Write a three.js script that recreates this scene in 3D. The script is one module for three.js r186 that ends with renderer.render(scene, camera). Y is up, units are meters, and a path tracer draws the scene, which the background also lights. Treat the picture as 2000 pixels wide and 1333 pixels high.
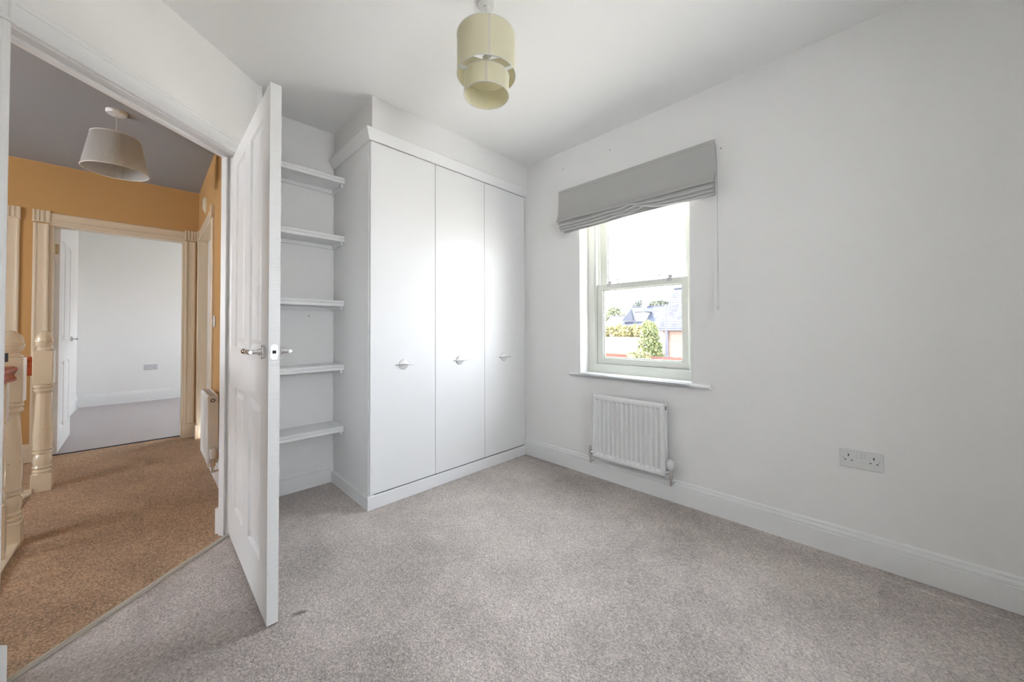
import * as THREE from 'three';
import { RoundedBoxGeometry } from 'three/addons/geometries/RoundedBoxGeometry.js';
import { mergeGeometries, toCreasedNormals } from 'three/addons/utils/BufferGeometryUtils.js';

// ---------------------------------------------------------------- camera, sky, sun, exposure
const scene = new THREE.Scene();
const renderer = new THREE.WebGLRenderer({ antialias: true });
renderer.toneMapping = THREE.LinearToneMapping;
renderer.toneMappingExposure = 19;
renderer.shadowMap.enabled = true;
renderer.shadowMap.type = THREE.PCFSoftShadowMap;

const EYE = 1.0732;
const camera = new THREE.PerspectiveCamera(2 * Math.atan(1333 / 2 / 709.667) * 180 / Math.PI, 2000 / 1333, 0.05, 400);
camera.position.set(0, EYE, 0);
{
  const F = new THREE.Vector3(0.70900293, 0.01650832, -0.70501229), R = new THREE.Vector3(0.70514705, -0.00372053, 0.70905133), U = new THREE.Vector3(-0.00908223, 0.99985681, 0.01427866);
  camera.quaternion.setFromRotationMatrix(new THREE.Matrix4().makeBasis(R, U, F.clone().negate()));
}
camera.setViewOffset(2000, 1333, 0, 33.6, 2000, 1333);
scene.add(camera);

function makeSky() {                       // bright hazy sky: white towards the horizon, pale blue overhead
  const w = 256, h = 128, d = new Float32Array(w * h * 4);
  for (let j = 0; j < h; j++) {
    const e = ((j + 0.5) / h - 0.5) * Math.PI, s = Math.max(0, Math.sin(e)), k = Math.pow(1 - s, 2.2);
    const c = [0.82 + 0.29 * k, 0.90 + 0.25 * k, 1.02 + 0.19 * k];
    for (let i = 0; i < w; i++) d.set([c[0], c[1], c[2], 1], (j * w + i) * 4);
  }
  const t = new THREE.DataTexture(d, w, h, THREE.RGBAFormat, THREE.FloatType);
  t.mapping = THREE.EquirectangularReflectionMapping; t.magFilter = THREE.LinearFilter; t.minFilter = THREE.LinearFilter; t.colorSpace = THREE.LinearSRGBColorSpace; t.needsUpdate = true;
  return t;
}
scene.background = makeSky();
scene.backgroundIntensity = 1.0;

const sun = new THREE.DirectionalLight(0xfff0d8, 2.4);      // high summer sun behind the house; it lights the gardens, not the rooms
sun.position.set(8, 34, -38); sun.target.position.set(12, 0, -8);
sun.castShadow = true; sun.shadow.mapSize.set(2048, 2048);
Object.assign(sun.shadow.camera, { left: -60, right: 60, top: 60, bottom: -60, near: 1, far: 140 });
scene.add(sun, sun.target);

// ---------------------------------------------------------------- helpers
let seed = 12345;
const rnd = () => { seed |= 0; seed = seed + 0x6D2B79F5 | 0; let t = Math.imul(seed ^ seed >>> 15, 1 | seed); t = t + Math.imul(t ^ t >>> 7, 61 | t) ^ t; return ((t ^ t >>> 14) >>> 0) / 4294967296; };
const V2 = (x, y) => new THREE.Vector2(x, y), V3 = (x, y, z) => new THREE.Vector3(x, y, z);
const used = {};
function numbered(name) { const n = used[name] = (used[name] ?? -1) + 1; return n ? name + '_' + String(n).padStart(3, '0') : name; }
function clean(g) { g = g.index ? g.toNonIndexed() : g; for (const k of Object.keys(g.attributes)) if (!['position', 'normal', 'uv'].includes(k)) g.deleteAttribute(k); if (!g.attributes.uv) g.setAttribute('uv', new THREE.BufferAttribute(new Float32Array(g.attributes.position.count * 2), 2)); return g; }
const merge = (list) => mergeGeometries(list.map(clean));
function mesh(name, geo, mat, parent = scene, label) {
  const m = new THREE.Mesh(Array.isArray(geo) ? merge(geo) : geo, mat);
  m.name = parent === scene ? numbered(name) : name; m.castShadow = m.receiveShadow = true;
  if (label) m.userData.label = label;
  parent.add(m); return m;
}
function part(name, geo, mat, parent, label) {
  const n = parent.children.filter((c) => c.name === name || c.name.startsWith(name + '_0')).length;
  return mesh(n ? name + '_' + String(n).padStart(3, '0') : name, geo, mat, parent, label);
}
function parts(name, list, mat, parent, label) { return list.map((g) => part(name, g, mat, parent, label)); }
function tag(o, label, category, group) { o.userData.label = label; o.userData.category = category; if (group) o.userData.group = group; return o; }
function struct(o, label) { o.userData.kind = 'structure'; if (label) o.userData.label = label; return o; }
function thing(name, label, category, [x, y, z] = [0, 0, 0], turn = 0, group) {
  const o = new THREE.Group(); o.name = numbered(name); o.position.set(x, y, z); o.rotation.y = turn; scene.add(o); return tag(o, label, category, group);
}
function setting(name, label, [x, y, z] = [0, 0, 0], turn = 0) { const o = new THREE.Group(); o.name = numbered(name); o.position.set(x, y, z); o.rotation.y = turn; scene.add(o); return struct(o, label); }
// a box from (x0,y0,z0) to (x1,y1,z1), edges rounded by r
function box(x0, x1, y0, y1, z0, z1, r = 0, seg = 1) {
  const w = x1 - x0, h = y1 - y0, d = z1 - z0, g = r ? new RoundedBoxGeometry(w, h, d, seg, r) : new THREE.BoxGeometry(w, h, d);
  return g.translate((x0 + x1) / 2, (y0 + y1) / 2, (z0 + z1) / 2);
}
function lathe(pts, seg = 32, crease = 0.6) { return toCreasedNormals(clean(new THREE.LatheGeometry(pts.map((p) => V2(p[0], p[1])), seg)), crease); }
function cyl(r, a, b, seg = 12) { const d = b.clone().sub(a), g = new THREE.CylinderGeometry(r, r, d.length(), seg); g.translate(0, d.length() / 2, 0); g.applyQuaternion(new THREE.Quaternion().setFromUnitVectors(V3(0, 1, 0), d.normalize())); return g.translate(a.x, a.y, a.z); }
function tube(pts, r, n = 24, seg = 8) { return new THREE.TubeGeometry(new THREE.CatmullRomCurve3(pts.map((p) => V3(...p))), n, r, seg); }
// closed profile (a, b) swept along one axis: along x -> (z, y), along y -> (x, z), along z -> (x, y)
function sweep(profile, axis, s0, s1) {
  const sh = new THREE.Shape(profile.map((p) => V2(p[0], p[1]))), g = new THREE.ExtrudeGeometry(sh, { depth: s1 - s0, bevelEnabled: false });
  g.translate(0, 0, s0); const m = new THREE.Matrix4();
  if (axis === 'x') m.makeBasis(V3(0, 0, 1), V3(0, 1, 0), V3(-1, 0, 0)).premultiply(new THREE.Matrix4().makeTranslation(s0 + s1, 0, 0));
  if (axis === 'y') m.makeBasis(V3(1, 0, 0), V3(0, 0, 1), V3(0, -1, 0)).premultiply(new THREE.Matrix4().makeTranslation(0, s0 + s1, 0));
  return axis === 'z' ? g : g.applyMatrix4(m);
}
// a wall or slab: outline (x, y) with holes, front face at z = 0, going back by th
function panel(outline, holes, th) {
  const sh = new THREE.Shape(outline.map((p) => V2(...p))); for (const h of holes) sh.holes.push(new THREE.Path(h.map((p) => V2(...p))));
  return new THREE.ExtrudeGeometry(sh, { depth: th, bevelEnabled: false }).translate(0, 0, -th);
}
const rect = (x0, x1, y0, y1) => [[x0, y0], [x1, y0], [x1, y1], [x0, y1]];
// a floor polygon in (x, z), top at y
function slab(poly, y, th) {
  const sh = new THREE.Shape(poly.map((p) => V2(p[0], -p[1])));
  const g = new THREE.ExtrudeGeometry(sh, { depth: th, bevelEnabled: false }); g.rotateX(-Math.PI / 2); return g.translate(0, y - th, 0);
}

// ---------------------------------------------------------------- textures and materials
function noiseTable(n) { const a = new Float32Array(n * n); for (let i = 0; i < n * n; i++) a[i] = rnd(); return a; }
const NT = noiseTable(256);
function vnoise(x, y) {
  const xi = Math.floor(x), yi = Math.floor(y), fx = x - xi, fy = y - yi, u = fx * fx * (3 - 2 * fx), v = fy * fy * (3 - 2 * fy), q = (a, b) => NT[(a & 255) + ((b & 255) << 8)];
  return (q(xi, yi) * (1 - u) + q(xi + 1, yi) * u) * (1 - v) + (q(xi, yi + 1) * (1 - u) + q(xi + 1, yi + 1) * u) * v;
}
function dataTex(n, m, fn, srgb) {
  const d = new Uint8Array(n * m * 4);
  for (let j = 0; j < m; j++) for (let i = 0; i < n; i++) { const c = fn(i / n, j / m, i, j); const k = (j * n + i) * 4; for (let q = 0; q < 3; q++) d[k + q] = Math.max(0, Math.min(255, c[q])); d[k + 3] = 255; }
  const t = new THREE.DataTexture(d, n, m, THREE.RGBAFormat); t.wrapS = t.wrapT = THREE.RepeatWrapping; t.magFilter = THREE.LinearFilter; t.minFilter = THREE.LinearMipmapLinearFilter; t.generateMipmaps = true;
  if (srgb) t.colorSpace = THREE.SRGBColorSpace; t.needsUpdate = true; return t;
}
const std = (r, g, b, rough = 0.6, extra = {}) => { const m = new THREE.MeshPhysicalMaterial({ roughness: rough, ...extra }); m.color.setRGB(r, g, b); return m; };

// carpets: twisted pile, every texel about 1.5 mm
const smooth = (a, b, x) => { x = Math.max(0, Math.min(1, (x - a) / (b - a))); return x * x * (3 - 2 * x); };
const BX0 = -0.62, BZ0 = -2.78, BS = 3.4;                   // the bedroom carpet's map covers BS x BS metres from here
const marks = [                                              // furniture dents and dirt: x, z, length, width, turn, depth
  [2.205, -0.615, 0.050, 0.020, 1.2, .38], [2.275, -0.20, 0.035, 0.014, 1.4, .5], [2.26, -0.06, 0.045, 0.012, 1.5, .35], [1.72, -0.42, 0.07, 0.022, 0.5, .20], [1.60, -0.30, 0.06, 0.012, 1.0, .24],
  [1.225, -0.40, 0.022, 0.012, 0.2, .42], [1.14, -0.42, 0.016, 0.010, 1.1, .35], [0.42, -1.22, 0.030, 0.012, -0.4, .28], [0.06, -1.90, 0.05, 0.03, 0.4, .16]];
function carpetColor(u, v) {
  const x = BX0 + u * BS, z = BZ0 + v * BS;
  const f = vnoise(u * 1100, v * 1100), f2 = vnoise(u * 640 + 31, v * 640 + 7), mid = vnoise(u * 60, v * 60), big = vnoise(u * 9 + 3, v * 9 + 8), nap = vnoise(u * 22 + big * 2, v * 15);
  let k = 0.70 + 0.22 * f + 0.18 * f2 + 0.05 * (mid - .5) + 0.10 * (big - .5) + 0.10 * (nap - .5);
  for (const m of marks) { const c = Math.cos(m[4]), s = Math.sin(m[4]), dx = x - m[0], dz = z - m[1], a = (dx * c + dz * s) / m[2], b = (-dx * s + dz * c) / m[3], r = Math.hypot(a, b) + 0.5 * (mid - .5); k *= 1 - m[5] * (1 - smooth(0.5, 1.25, r)); }
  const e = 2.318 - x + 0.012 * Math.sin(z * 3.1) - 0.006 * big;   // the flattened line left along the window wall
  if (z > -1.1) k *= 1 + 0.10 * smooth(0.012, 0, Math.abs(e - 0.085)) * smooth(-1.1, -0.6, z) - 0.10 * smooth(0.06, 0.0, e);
  const t = 0.5 + 0.5 * (f - .5);
  return [k * (201 + 6 * t), k * (193 + 2 * t), k * (188 - 3 * t)];
}
const carpetMap = dataTex(2048, 2048, carpetColor, true); carpetMap.repeat.set(1 / BS, 1 / BS); carpetMap.offset.set(-BX0 / BS, 0);
const pile = dataTex(1024, 1024, (u, v, i, j) => { const a = 255 * (0.55 * vnoise(i / 2.6, j / 2.6) + 0.45 * vnoise(i / 5.2 + 90, j / 5.2)); return [a, a, a]; });
pile.repeat.set(1 / 1.2, 1 / 1.2);
// landing: looped brown wool in rows
const loopFn = (u, v) => { const r = v * 128 + 0.5 * vnoise(u * 40, v * 30), row = 0.5 + 0.5 * Math.sin(r * Math.PI * 2); const l = vnoise(u * 220 + Math.floor(r) * 17.3, r * 2.0); return [row, l]; };
const loopMap = dataTex(1024, 1024, (u, v) => { const [row, l] = loopFn(u, v), b = vnoise(u * 5, v * 5), k = 0.52 + 0.20 * row + 0.45 * l + 0.10 * (b - .5); return [k * 216, k * 180, k * 146]; }, true);
const loopBump = dataTex(1024, 1024, (u, v) => { const [row, l] = loopFn(u, v), a = 255 * (0.5 * row + 0.5 * l); return [a, a, a]; });
for (const t of [loopMap, loopBump]) t.repeat.set(1 / 1.0, 1 / 1.0);
const grain = dataTex(512, 512, (u, v) => { const a = 255 * (0.6 * vnoise(u * 130 + 2 * vnoise(u * 6, v * 3), v * 5) + 0.4 * vnoise(u * 250, v * 12)); return [a, a, a]; });
grain.repeat.set(1 / 0.4, 1 / 0.8);
const weave = dataTex(256, 256, (u, v, i, j) => { const a = 255 * (0.5 + 0.25 * Math.sin(i * Math.PI / 2) * Math.sin(j * Math.PI / 2) + 0.25 * (vnoise(i / 3, j / 40) - .5) + .2 * (vnoise(i / 40, j / 3) - .5)); return [a, a, a]; });
weave.repeat.set(1 / 0.12, 1 / 0.12);
const plaster = dataTex(512, 512, (u, v, i, j) => { const a = 255 * (0.5 * vnoise(i / 7, j / 7) + 0.5 * vnoise(i / 16 + 40, j / 16)); return [a, a, a]; });
plaster.repeat.set(1 / 0.6, 1 / 0.6);
const mahogany = dataTex(256, 256, (u, v) => { const k = 0.6 + 0.5 * vnoise(u * 6 + vnoise(u * 9, v * 3), v * 40); return [k * 190, k * 78, k * 22]; }, true);
mahogany.repeat.set(1 / 0.3, 1 / 0.3);
const wallWear = plaster.clone(); wallWear.needsUpdate = true;

const M = {
  wall: std(0.86, 0.85, 0.835, 0.88, { bumpMap: plaster, bumpScale: 0.0003 }),
  ceiling: std(0.88, 0.875, 0.86, 0.92),
  trim: std(0.85, 0.85, 0.84, 0.38),
  wardrobe: std(0.84, 0.84, 0.835, 0.42),
  hole: std(0.42, 0.42, 0.42, 0.9),
  seam: std(0.10, 0.10, 0.10, 0.8),
  shelf: std(0.85, 0.85, 0.84, 0.45),
  door: std(0.84, 0.84, 0.83, 0.40, { bumpMap: grain, bumpScale: 0.0006 }),
  radiator: std(0.82, 0.82, 0.81, 0.32),
  dark: std(0.025, 0.025, 0.028, 0.6),
  chrome: std(0.72, 0.72, 0.73, 0.13, { metalness: 1 }),
  satin: std(0.76, 0.76, 0.76, 0.36, { metalness: 0.35 }),
  steel: std(0.55, 0.55, 0.56, 0.33, { metalness: 1 }),
  brass: std(0.55, 0.47, 0.30, 0.35, { metalness: 1 }),
  greyPlastic: std(0.62, 0.61, 0.63, 0.35),
  plastic: std(0.74, 0.74, 0.73, 0.3),
  frame: std(0.70, 0.715, 0.655, 0.42),
  carpet: std(1, 1, 1, 0.97, { map: carpetMap, bumpMap: pile, bumpScale: 0.004, sheen: 0.25, sheenRoughness: 0.9 }),
  loop: std(1, 1, 1, 0.97, { map: loopMap, bumpMap: loopBump, bumpScale: 0.005 }),
  farCarpet: std(0.50, 0.455, 0.45, 0.97, { bumpMap: pile, bumpScale: 0.003 }),
  blind: std(0.46, 0.455, 0.44, 0.85, { bumpMap: weave, bumpScale: 0.0003 }),
  lining: std(0.78, 0.78, 0.77, 0.85, { transmission: 0.35, thickness: 0 }),
  cord: std(0.62, 0.62, 0.62, 0.5),
  shade: std(0.84, 0.80, 0.60, 0.85, { transmission: 0.35, thickness: 0, bumpMap: weave, bumpScale: 0.0002 }),
  shadeSeam: std(0.66, 0.61, 0.50, 0.85),
  shadeRim: std(0.70, 0.70, 0.66, 0.7),
  pleat: std(0.56, 0.56, 0.55, 0.85, { transmission: 0.2, thickness: 0 }),
  flex: std(0.60, 0.60, 0.60, 0.5),
  landingWall: std(0.55, 0.325, 0.125, 0.85),
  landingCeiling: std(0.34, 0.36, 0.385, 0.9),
  cream: std(0.68, 0.57, 0.42, 0.35),
  newel: std(0.70, 0.60, 0.44, 0.22, { clearcoat: 0.4, clearcoatRoughness: 0.15 }),
  knot: std(0.55, 0.34, 0.16, 0.4),
  rail: std(1, 1, 1, 0.5, { map: mahogany, clearcoat: 0.12, clearcoatRoughness: 0.3 }),
  bar: std(0.62, 0.59, 0.53, 0.35, { metalness: 0.8 }),
  glass: std(1, 1, 1, 0, { transmission: 1, thickness: 0, ior: 1.5 }),
};

// ---------------------------------------------------------------- dimensions (metres; x along the wardrobe, -z towards the back wall)
const H = 2.495, W = 2.331, ZB = -2.755, AL = 0.462, HR = 0.372, HF = -4.93, FR = -5.04, FZ = -7.95, FL = -0.69, BW = -0.596, ZN = 1.05;
const TH = 40.891 * Math.PI / 180, du = V3(Math.cos(TH), 0, -Math.sin(TH)), dn = V3(Math.sin(TH), 0, Math.cos(TH)), DC = -1.6032, DT = 0.07;
const D = (t, o = 0) => du.clone().multiplyScalar(t).addScaledVector(dn, DC + o);
const dpos = (o = 0) => dn.clone().multiplyScalar(DC + o).toArray();
const OL = 0.989, OR = 1.82, HEAD = 2.008;                   // the doorway in the slanting wall

// ---------------------------------------------------------------- bedroom shell
const xz = (v) => [v.x, v.z];
const floorPoly = [xz(D(0.60, -0.035)), xz(D(2.0, -0.035)), [AL - .05, ZB - .05], [W + .02, ZB - .05], [W + .02, ZN + .02], [BW - .02, ZN + .02], [BW - .02, -1.6]];
struct(mesh('floor', slab(floorPoly, 0, 0.25), M.carpet), 'taupe twist-pile bedroom carpet with furniture dents');
const winHole = rect(0.785, 1.585, 0.735, 2.10);             // along -z
const rightWallHoles = [winHole, rect(5.95, 7.15, 0.85, 2.10)];
function wallAt(name, pos, turn, outline, holes, th, mat, label) { const m = mesh(name, panel(outline, holes, th), mat); m.position.set(...pos); m.rotation.y = turn; return struct(m, label); }
// window wall: local x = +z, front faces -x
wallAt('wall_right', [W, 0, 0], -Math.PI / 2, rect(ZB - .1, ZN + .3, -0.25, H + .02), [rect(-1.585, -0.785, 0.735, 2.10)], 0.30, M.wall, 'white painted window wall');
wallAt('wall_back', [0, 0, ZB], 0, rect(HR + .04, W + .3, -0.25, H + .02), [], 0.05, M.wall, 'white back wall of the shelf alcove');
wallAt('wall_alcove', [AL, 0, 0], Math.PI / 2, rect(2.50, -ZB + .02, -.02, H + .02), [], 0.045, M.wall, 'short white return wall beside the shelves');
wallAt('wall_left', dpos(), TH, [[0.58, -.25], [2.0, -.25], [2.0, H + .02], [0.58, H + .02]], [rect(OL - .02, OR + .02, -.3, HEAD + .02)].map((h) => [[h[0][0], -.2499], [h[1][0], -.2499], h[2], h[3]]), 0.04, M.wall, 'white slanting wall with the bedroom doorway');
wallAt('wall_near', [BW, 0, 0], Math.PI / 2, rect(-ZN - .3, 1.62, -.25, H + .02), [], 0.12, M.wall, 'white wall beside the camera');
const backWin = rect(0.50, 1.10, 0.90, 2.0);
wallAt('wall_front', [0, 0, ZN], Math.PI, rect(-W - .3, -BW + .12, -.25, H + .02), [backWin.map(([a, b]) => [-a, b]).reverse()], 0.30, M.wall, 'white wall behind the camera');
struct(mesh('ceiling', slab([[AL - .6, ZB - .1], [W + .3, ZB - .1], [W + .3, ZN + .3], [BW - .12, ZN + .3], [BW - .12, -1.66], xz(D(0.60, -.04)), xz(D(2.0, -.04))].slice(1).concat([[AL - .02, ZB - .1]]), H + 0.2, 0.2), M.ceiling), 'white bedroom ceiling');

// skirting boards: profile (out of the wall, up)
const SK = (h, t) => [[0, 0], [t, 0], [t, h * .70], [t - .002, h * .715], [t - .004, h * .72], [t - .002, h * .745], [t - .003, h * .81], [t - .008, h * .87], [t - .010, h * .885], [t - .007, h * .90], [t - .008, h * .945], [t - .012, h * .985], [t - .015, h], [0, h]];
function skirting(name, pos, turn, x0, x1, mat, label, h = 0.137, t = 0.018) { const m = mesh(name, sweep(SK(h, t), 'x', x0, x1), mat); m.position.set(...pos); m.rotation.y = turn; return struct(m, label); }
skirting('baseboard_right', [W, 0, 0], -Math.PI / 2, -2.16, ZN, M.trim, 'white moulded skirting board under the window');
skirting('baseboard_back', [0, 0, ZB], 0, AL, 0.947, M.trim, 'white moulded skirting board under the shelves');
skirting('baseboard_front', [0, 0, ZN], Math.PI, -W, -BW, M.trim, 'white skirting board behind the camera');

// ---------------------------------------------------------------- door trims: reeded architraves, corner blocks, plinth blocks, linings
const AW = 0.085;
const reed = (w = AW) => [[0, 0], [0, .011], [.004, .015], [.012, .017], [.020, .015], [.022, .012], [.030, .0105], [w / 2, .010], [w - .030, .0105], [w - .022, .012], [w - .020, .015], [w - .012, .017], [w - .004, .015], [w, .011], [w, 0]];
function cornerBlock(x0, x1, y0, y1) { // a block with three upright flutes and a lip at its foot
  const w = x1 - x0, n = 3, p = [[x0, 0], [x0, .020]];
  for (let k = 0; k < n; k++) { const a = x0 + w * (.12 + k * .27), b = a + w * .22; p.push([a, .022], [a + w * .03, .017], [(a + b) / 2, .0155], [b - w * .03, .017], [b, .022]); }
  p.push([x1, .020], [x1, 0]);
  return [sweep(p.map(([a, b]) => [a, b]), 'y', y0 + .010, y1), box(x0 - .003, x1 + .003, y0, y0 + .010, 0, .025, .003)];
}
function doorTrim(name, label, pos, turn, x0, x1, head, mat, { left = true, right = true, top = true, lining = 0.07, back = 0, plinth = .14, liningMat = mat, margin = .008, stop = true } = {}) {
  const g = setting(name, label, pos, turn), a = margin;
  if (left) { part('architrave', sweep(reed().map(([u, d]) => [x0 - a - u, d]).reverse(), 'y', plinth, head + .004), mat, g); part('corner_block', cornerBlock(x0 - a - AW - .003, x0 - a + .003, head + a - .004, head + a + AW + .012), mat, g); part('plinth_block', box(x0 - a - AW - .002, x0 - a + .009, 0, plinth, 0, .026, .003), mat, g); }
  if (right) { part('architrave', sweep(reed().map(([u, d]) => [x1 + a + u, d]), 'y', plinth, head + .004), mat, g); part('corner_block', cornerBlock(x1 + a - .003, x1 + a + AW + .003, head + a - .004, head + a + AW + .012), mat, g); part('plinth_block', box(x1 + a - .004, x1 + a + AW + .002, 0, plinth, 0, .026, .003), mat, g); }
  if (top) part('architrave', sweep(reed().map(([u, d]) => [d, head + a + u]), 'x', x0 - a, x1 + a), mat, g);
  if (lining) {
    parts('lining', [box(x0 - .02, x0, -.0, head, -lining - back, -.0005, .001), box(x1, x1 + .02, -.0, head, -lining - back, -.0005, .001), box(x0 - .02, x1 + .02, head, head + .02, -lining - back, -.0005, .001)], liningMat, g);
    if (stop) { const z0 = stop === 'front' ? -.034 : -lining + .002, z1 = z0 + .03; parts('door_stop', [box(x0, x0 + .012, 0, head, z0, z1, .002), box(x1 - .012, x1, 0, head, z0, z1, .002), box(x0, x1, head - .012, head, z0, z1, .002)], liningMat, g); }
  }
  return g;
}
const trim1 = doorTrim('trim_1', 'white reeded architrave and lining of the bedroom doorway', dpos(), TH, OL, OR, HEAD, M.trim, { margin: 0.006, right: false, stop: false });
parts('door_stop', [box(OL, OL + .002, 0, HEAD, -.055, -.038), box(OR - .012, OR, 0, HEAD, -.068, -.038, .002), box(OL, OR, HEAD - .014, HEAD, -.064, -.038, .002)], M.trim, trim1);
part('strike_plate', box(OL - .001, OL + .0095, .981, 1.008, -.036, -.001, .001), M.dark, trim1, 'dark metal strike plate');
parts('hinge', [cyl(.005, V3(OR - .012, .24, .004), V3(OR - .012, .34, .004)), cyl(.005, V3(OR - .012, 1.70, .004), V3(OR - .012, 1.80, .004))], M.steel, trim1);
const trim2 = setting('trim_2', 'landing side of the bedroom door frame with white plinth block', dpos(-DT), TH);
for (const s of [0, 1]) {
  const x = s ? OR + .006 : OL - .006, k = s ? 1 : -1;
  part('architrave', sweep(reed().map(([u, d]) => [x + k * u, -d])[s ? 'reverse' : 'slice'](), 'y', .13, HEAD), M.cream, trim2);
  part('plinth_block', s ? box(x - .004, x + AW, 0, .135, -.03, 0, .003) : box(x - AW, x + .004, 0, .135, -.03, 0, .003), M.trim, trim2);
}
part('architrave', sweep(reed().map(([u, d]) => [-d, HEAD + .006 + u]).reverse(), 'x', OL, OR), M.cream, trim2);
const bar = mesh('threshold_bar', [box(OL, OR, 0, .006, -.033, -.006, .002), box(OL, OR, .005, .0085, -.0255, -.0135, .0015)], M.bar);
bar.position.set(...dpos()); bar.rotation.y = TH; tag(bar, 'thin metal carpet bar across the bedroom doorway', 'threshold');

// ---------------------------------------------------------------- panel doors
function panelFace(x0, x1, y0, y1, z, s) { // moulded sunk panel on the face at z, looking along s
  const rings = [[0, 0], [.005, .0085], [.013, .0115], [.024, .0115], [.042, .003], [.046, .002]], pos = [], idx = [], uv = [];
  for (const [r, d] of rings) for (const [x, y] of rect(x0 + r, x1 - r, y0 + r, y1 - r)) { pos.push(x, y, z - s * d); uv.push(x, y); }
  for (let k = 0; k < rings.length - 1; k++) for (let c = 0; c < 4; c++) { const a = k * 4 + c, b = k * 4 + (c + 1) % 4, e = a + 4, f = b + 4; s > 0 ? idx.push(a, b, f, a, f, e) : idx.push(a, f, b, a, e, f); }
  const q = (rings.length - 1) * 4; s > 0 ? idx.push(q, q + 1, q + 2, q, q + 2, q + 3) : idx.push(q, q + 2, q + 1, q, q + 3, q + 2);
  const g = new THREE.BufferGeometry(); g.setAttribute('position', new THREE.Float32BufferAttribute(pos, 3)); g.setAttribute('uv', new THREE.Float32BufferAttribute(uv, 2)); g.setIndex(idx);
  const n = g.toNonIndexed(); n.computeVertexNormals(); return n;
}
// leaf hung at x = 0, closing edge at x = w, faces at z = 0 and z = -th
function panelDoor(g, w, h, th, mat, leverX = w - .057) {
  const st = w * .148, mu = w * .145, pw = (w - 2 * st - mu) / 2, cols = [[st, st + pw], [w - st - pw, w - st]], rows = [[.180, .785], [.985, h - .085]], holes = [];
  for (const [a, b] of cols) for (const [c, d] of rows) holes.push(rect(a, b, c, d));
  part('leaf', panel(rect(0, w, 0, h), holes, th), mat, g);
  for (const [a, b] of cols) for (const [c, d] of rows) part('panel', [panelFace(a, b, c, d, 0, 1), panelFace(a, b, c, d, -th, -1)], mat, g);
  for (const s of [1, -1]) {                                 // lever handles on both faces
    const z = s > 0 ? 0 : -th, y = .985;
    const hd = part('handle', lathe([[0, 0], [.0255, 0], [.0265, .002], [.0265, .010], [.024, .0125], [.014, .0135], [.011, .016], [.011, .022], [.0085, .024], [.0085, .046], [0, .046]], 8, .5).rotateX(s * Math.PI / 2).translate(leverX, y, z), M.chrome, g, 'chrome lever handle');
    const lever = lathe([[0, -.012], [.006, -.012], [.0085, -.008], [.0085, .002], [.0062, .006], [.0092, .012], [.0092, .018], [.0072, .021], [.0098, .034], [.0088, .060], [.0066, .082], [.0058, .088], [.0078, .092], [.0108, .098], [.0118, .105], [.0105, .112], [.006, .117], [0, .118]], 18, .7).rotateZ(Math.PI / 2);
    part('lever', lever.translate(leverX, y, z + s * .046), M.chrome, hd);
  }
  const lp = part('latch_plate', (() => { const sh = new THREE.Shape(), a = .0115, b = .0205; sh.absarc(0, b - .004, a, 0, Math.PI); sh.absarc(0, -b + .004, a, Math.PI, 2 * Math.PI); return new THREE.ExtrudeGeometry(sh, { depth: .0015, bevelEnabled: false, curveSegments: 10 }).rotateY(Math.PI / 2).translate(w, .985, -th / 2); })(), M.steel, g, 'steel latch plate');
  part('latch_bolt', box(w, w + .004, .980, .992, -th / 2 - .006, -th / 2 + .006, .001), M.dark, lp);
  parts('screw', [-1, 1].map((k) => cyl(.004, V3(w + .001, .985 + k * .019, -th / 2), V3(w + .0022, .985 + k * .019, -th / 2), 10)), M.chrome, lp);
}
const door1 = setting('door_1', 'open white four-panel bedroom door with chrome lever handle', [0.313, .009, -2.389], -Math.PI / 2);
// local x runs towards +z, local z towards -x: turn so that the landing face (-x) is local z = 0
panelDoor(door1, 0.829, 1.981, 0.036, M.door);

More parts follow.
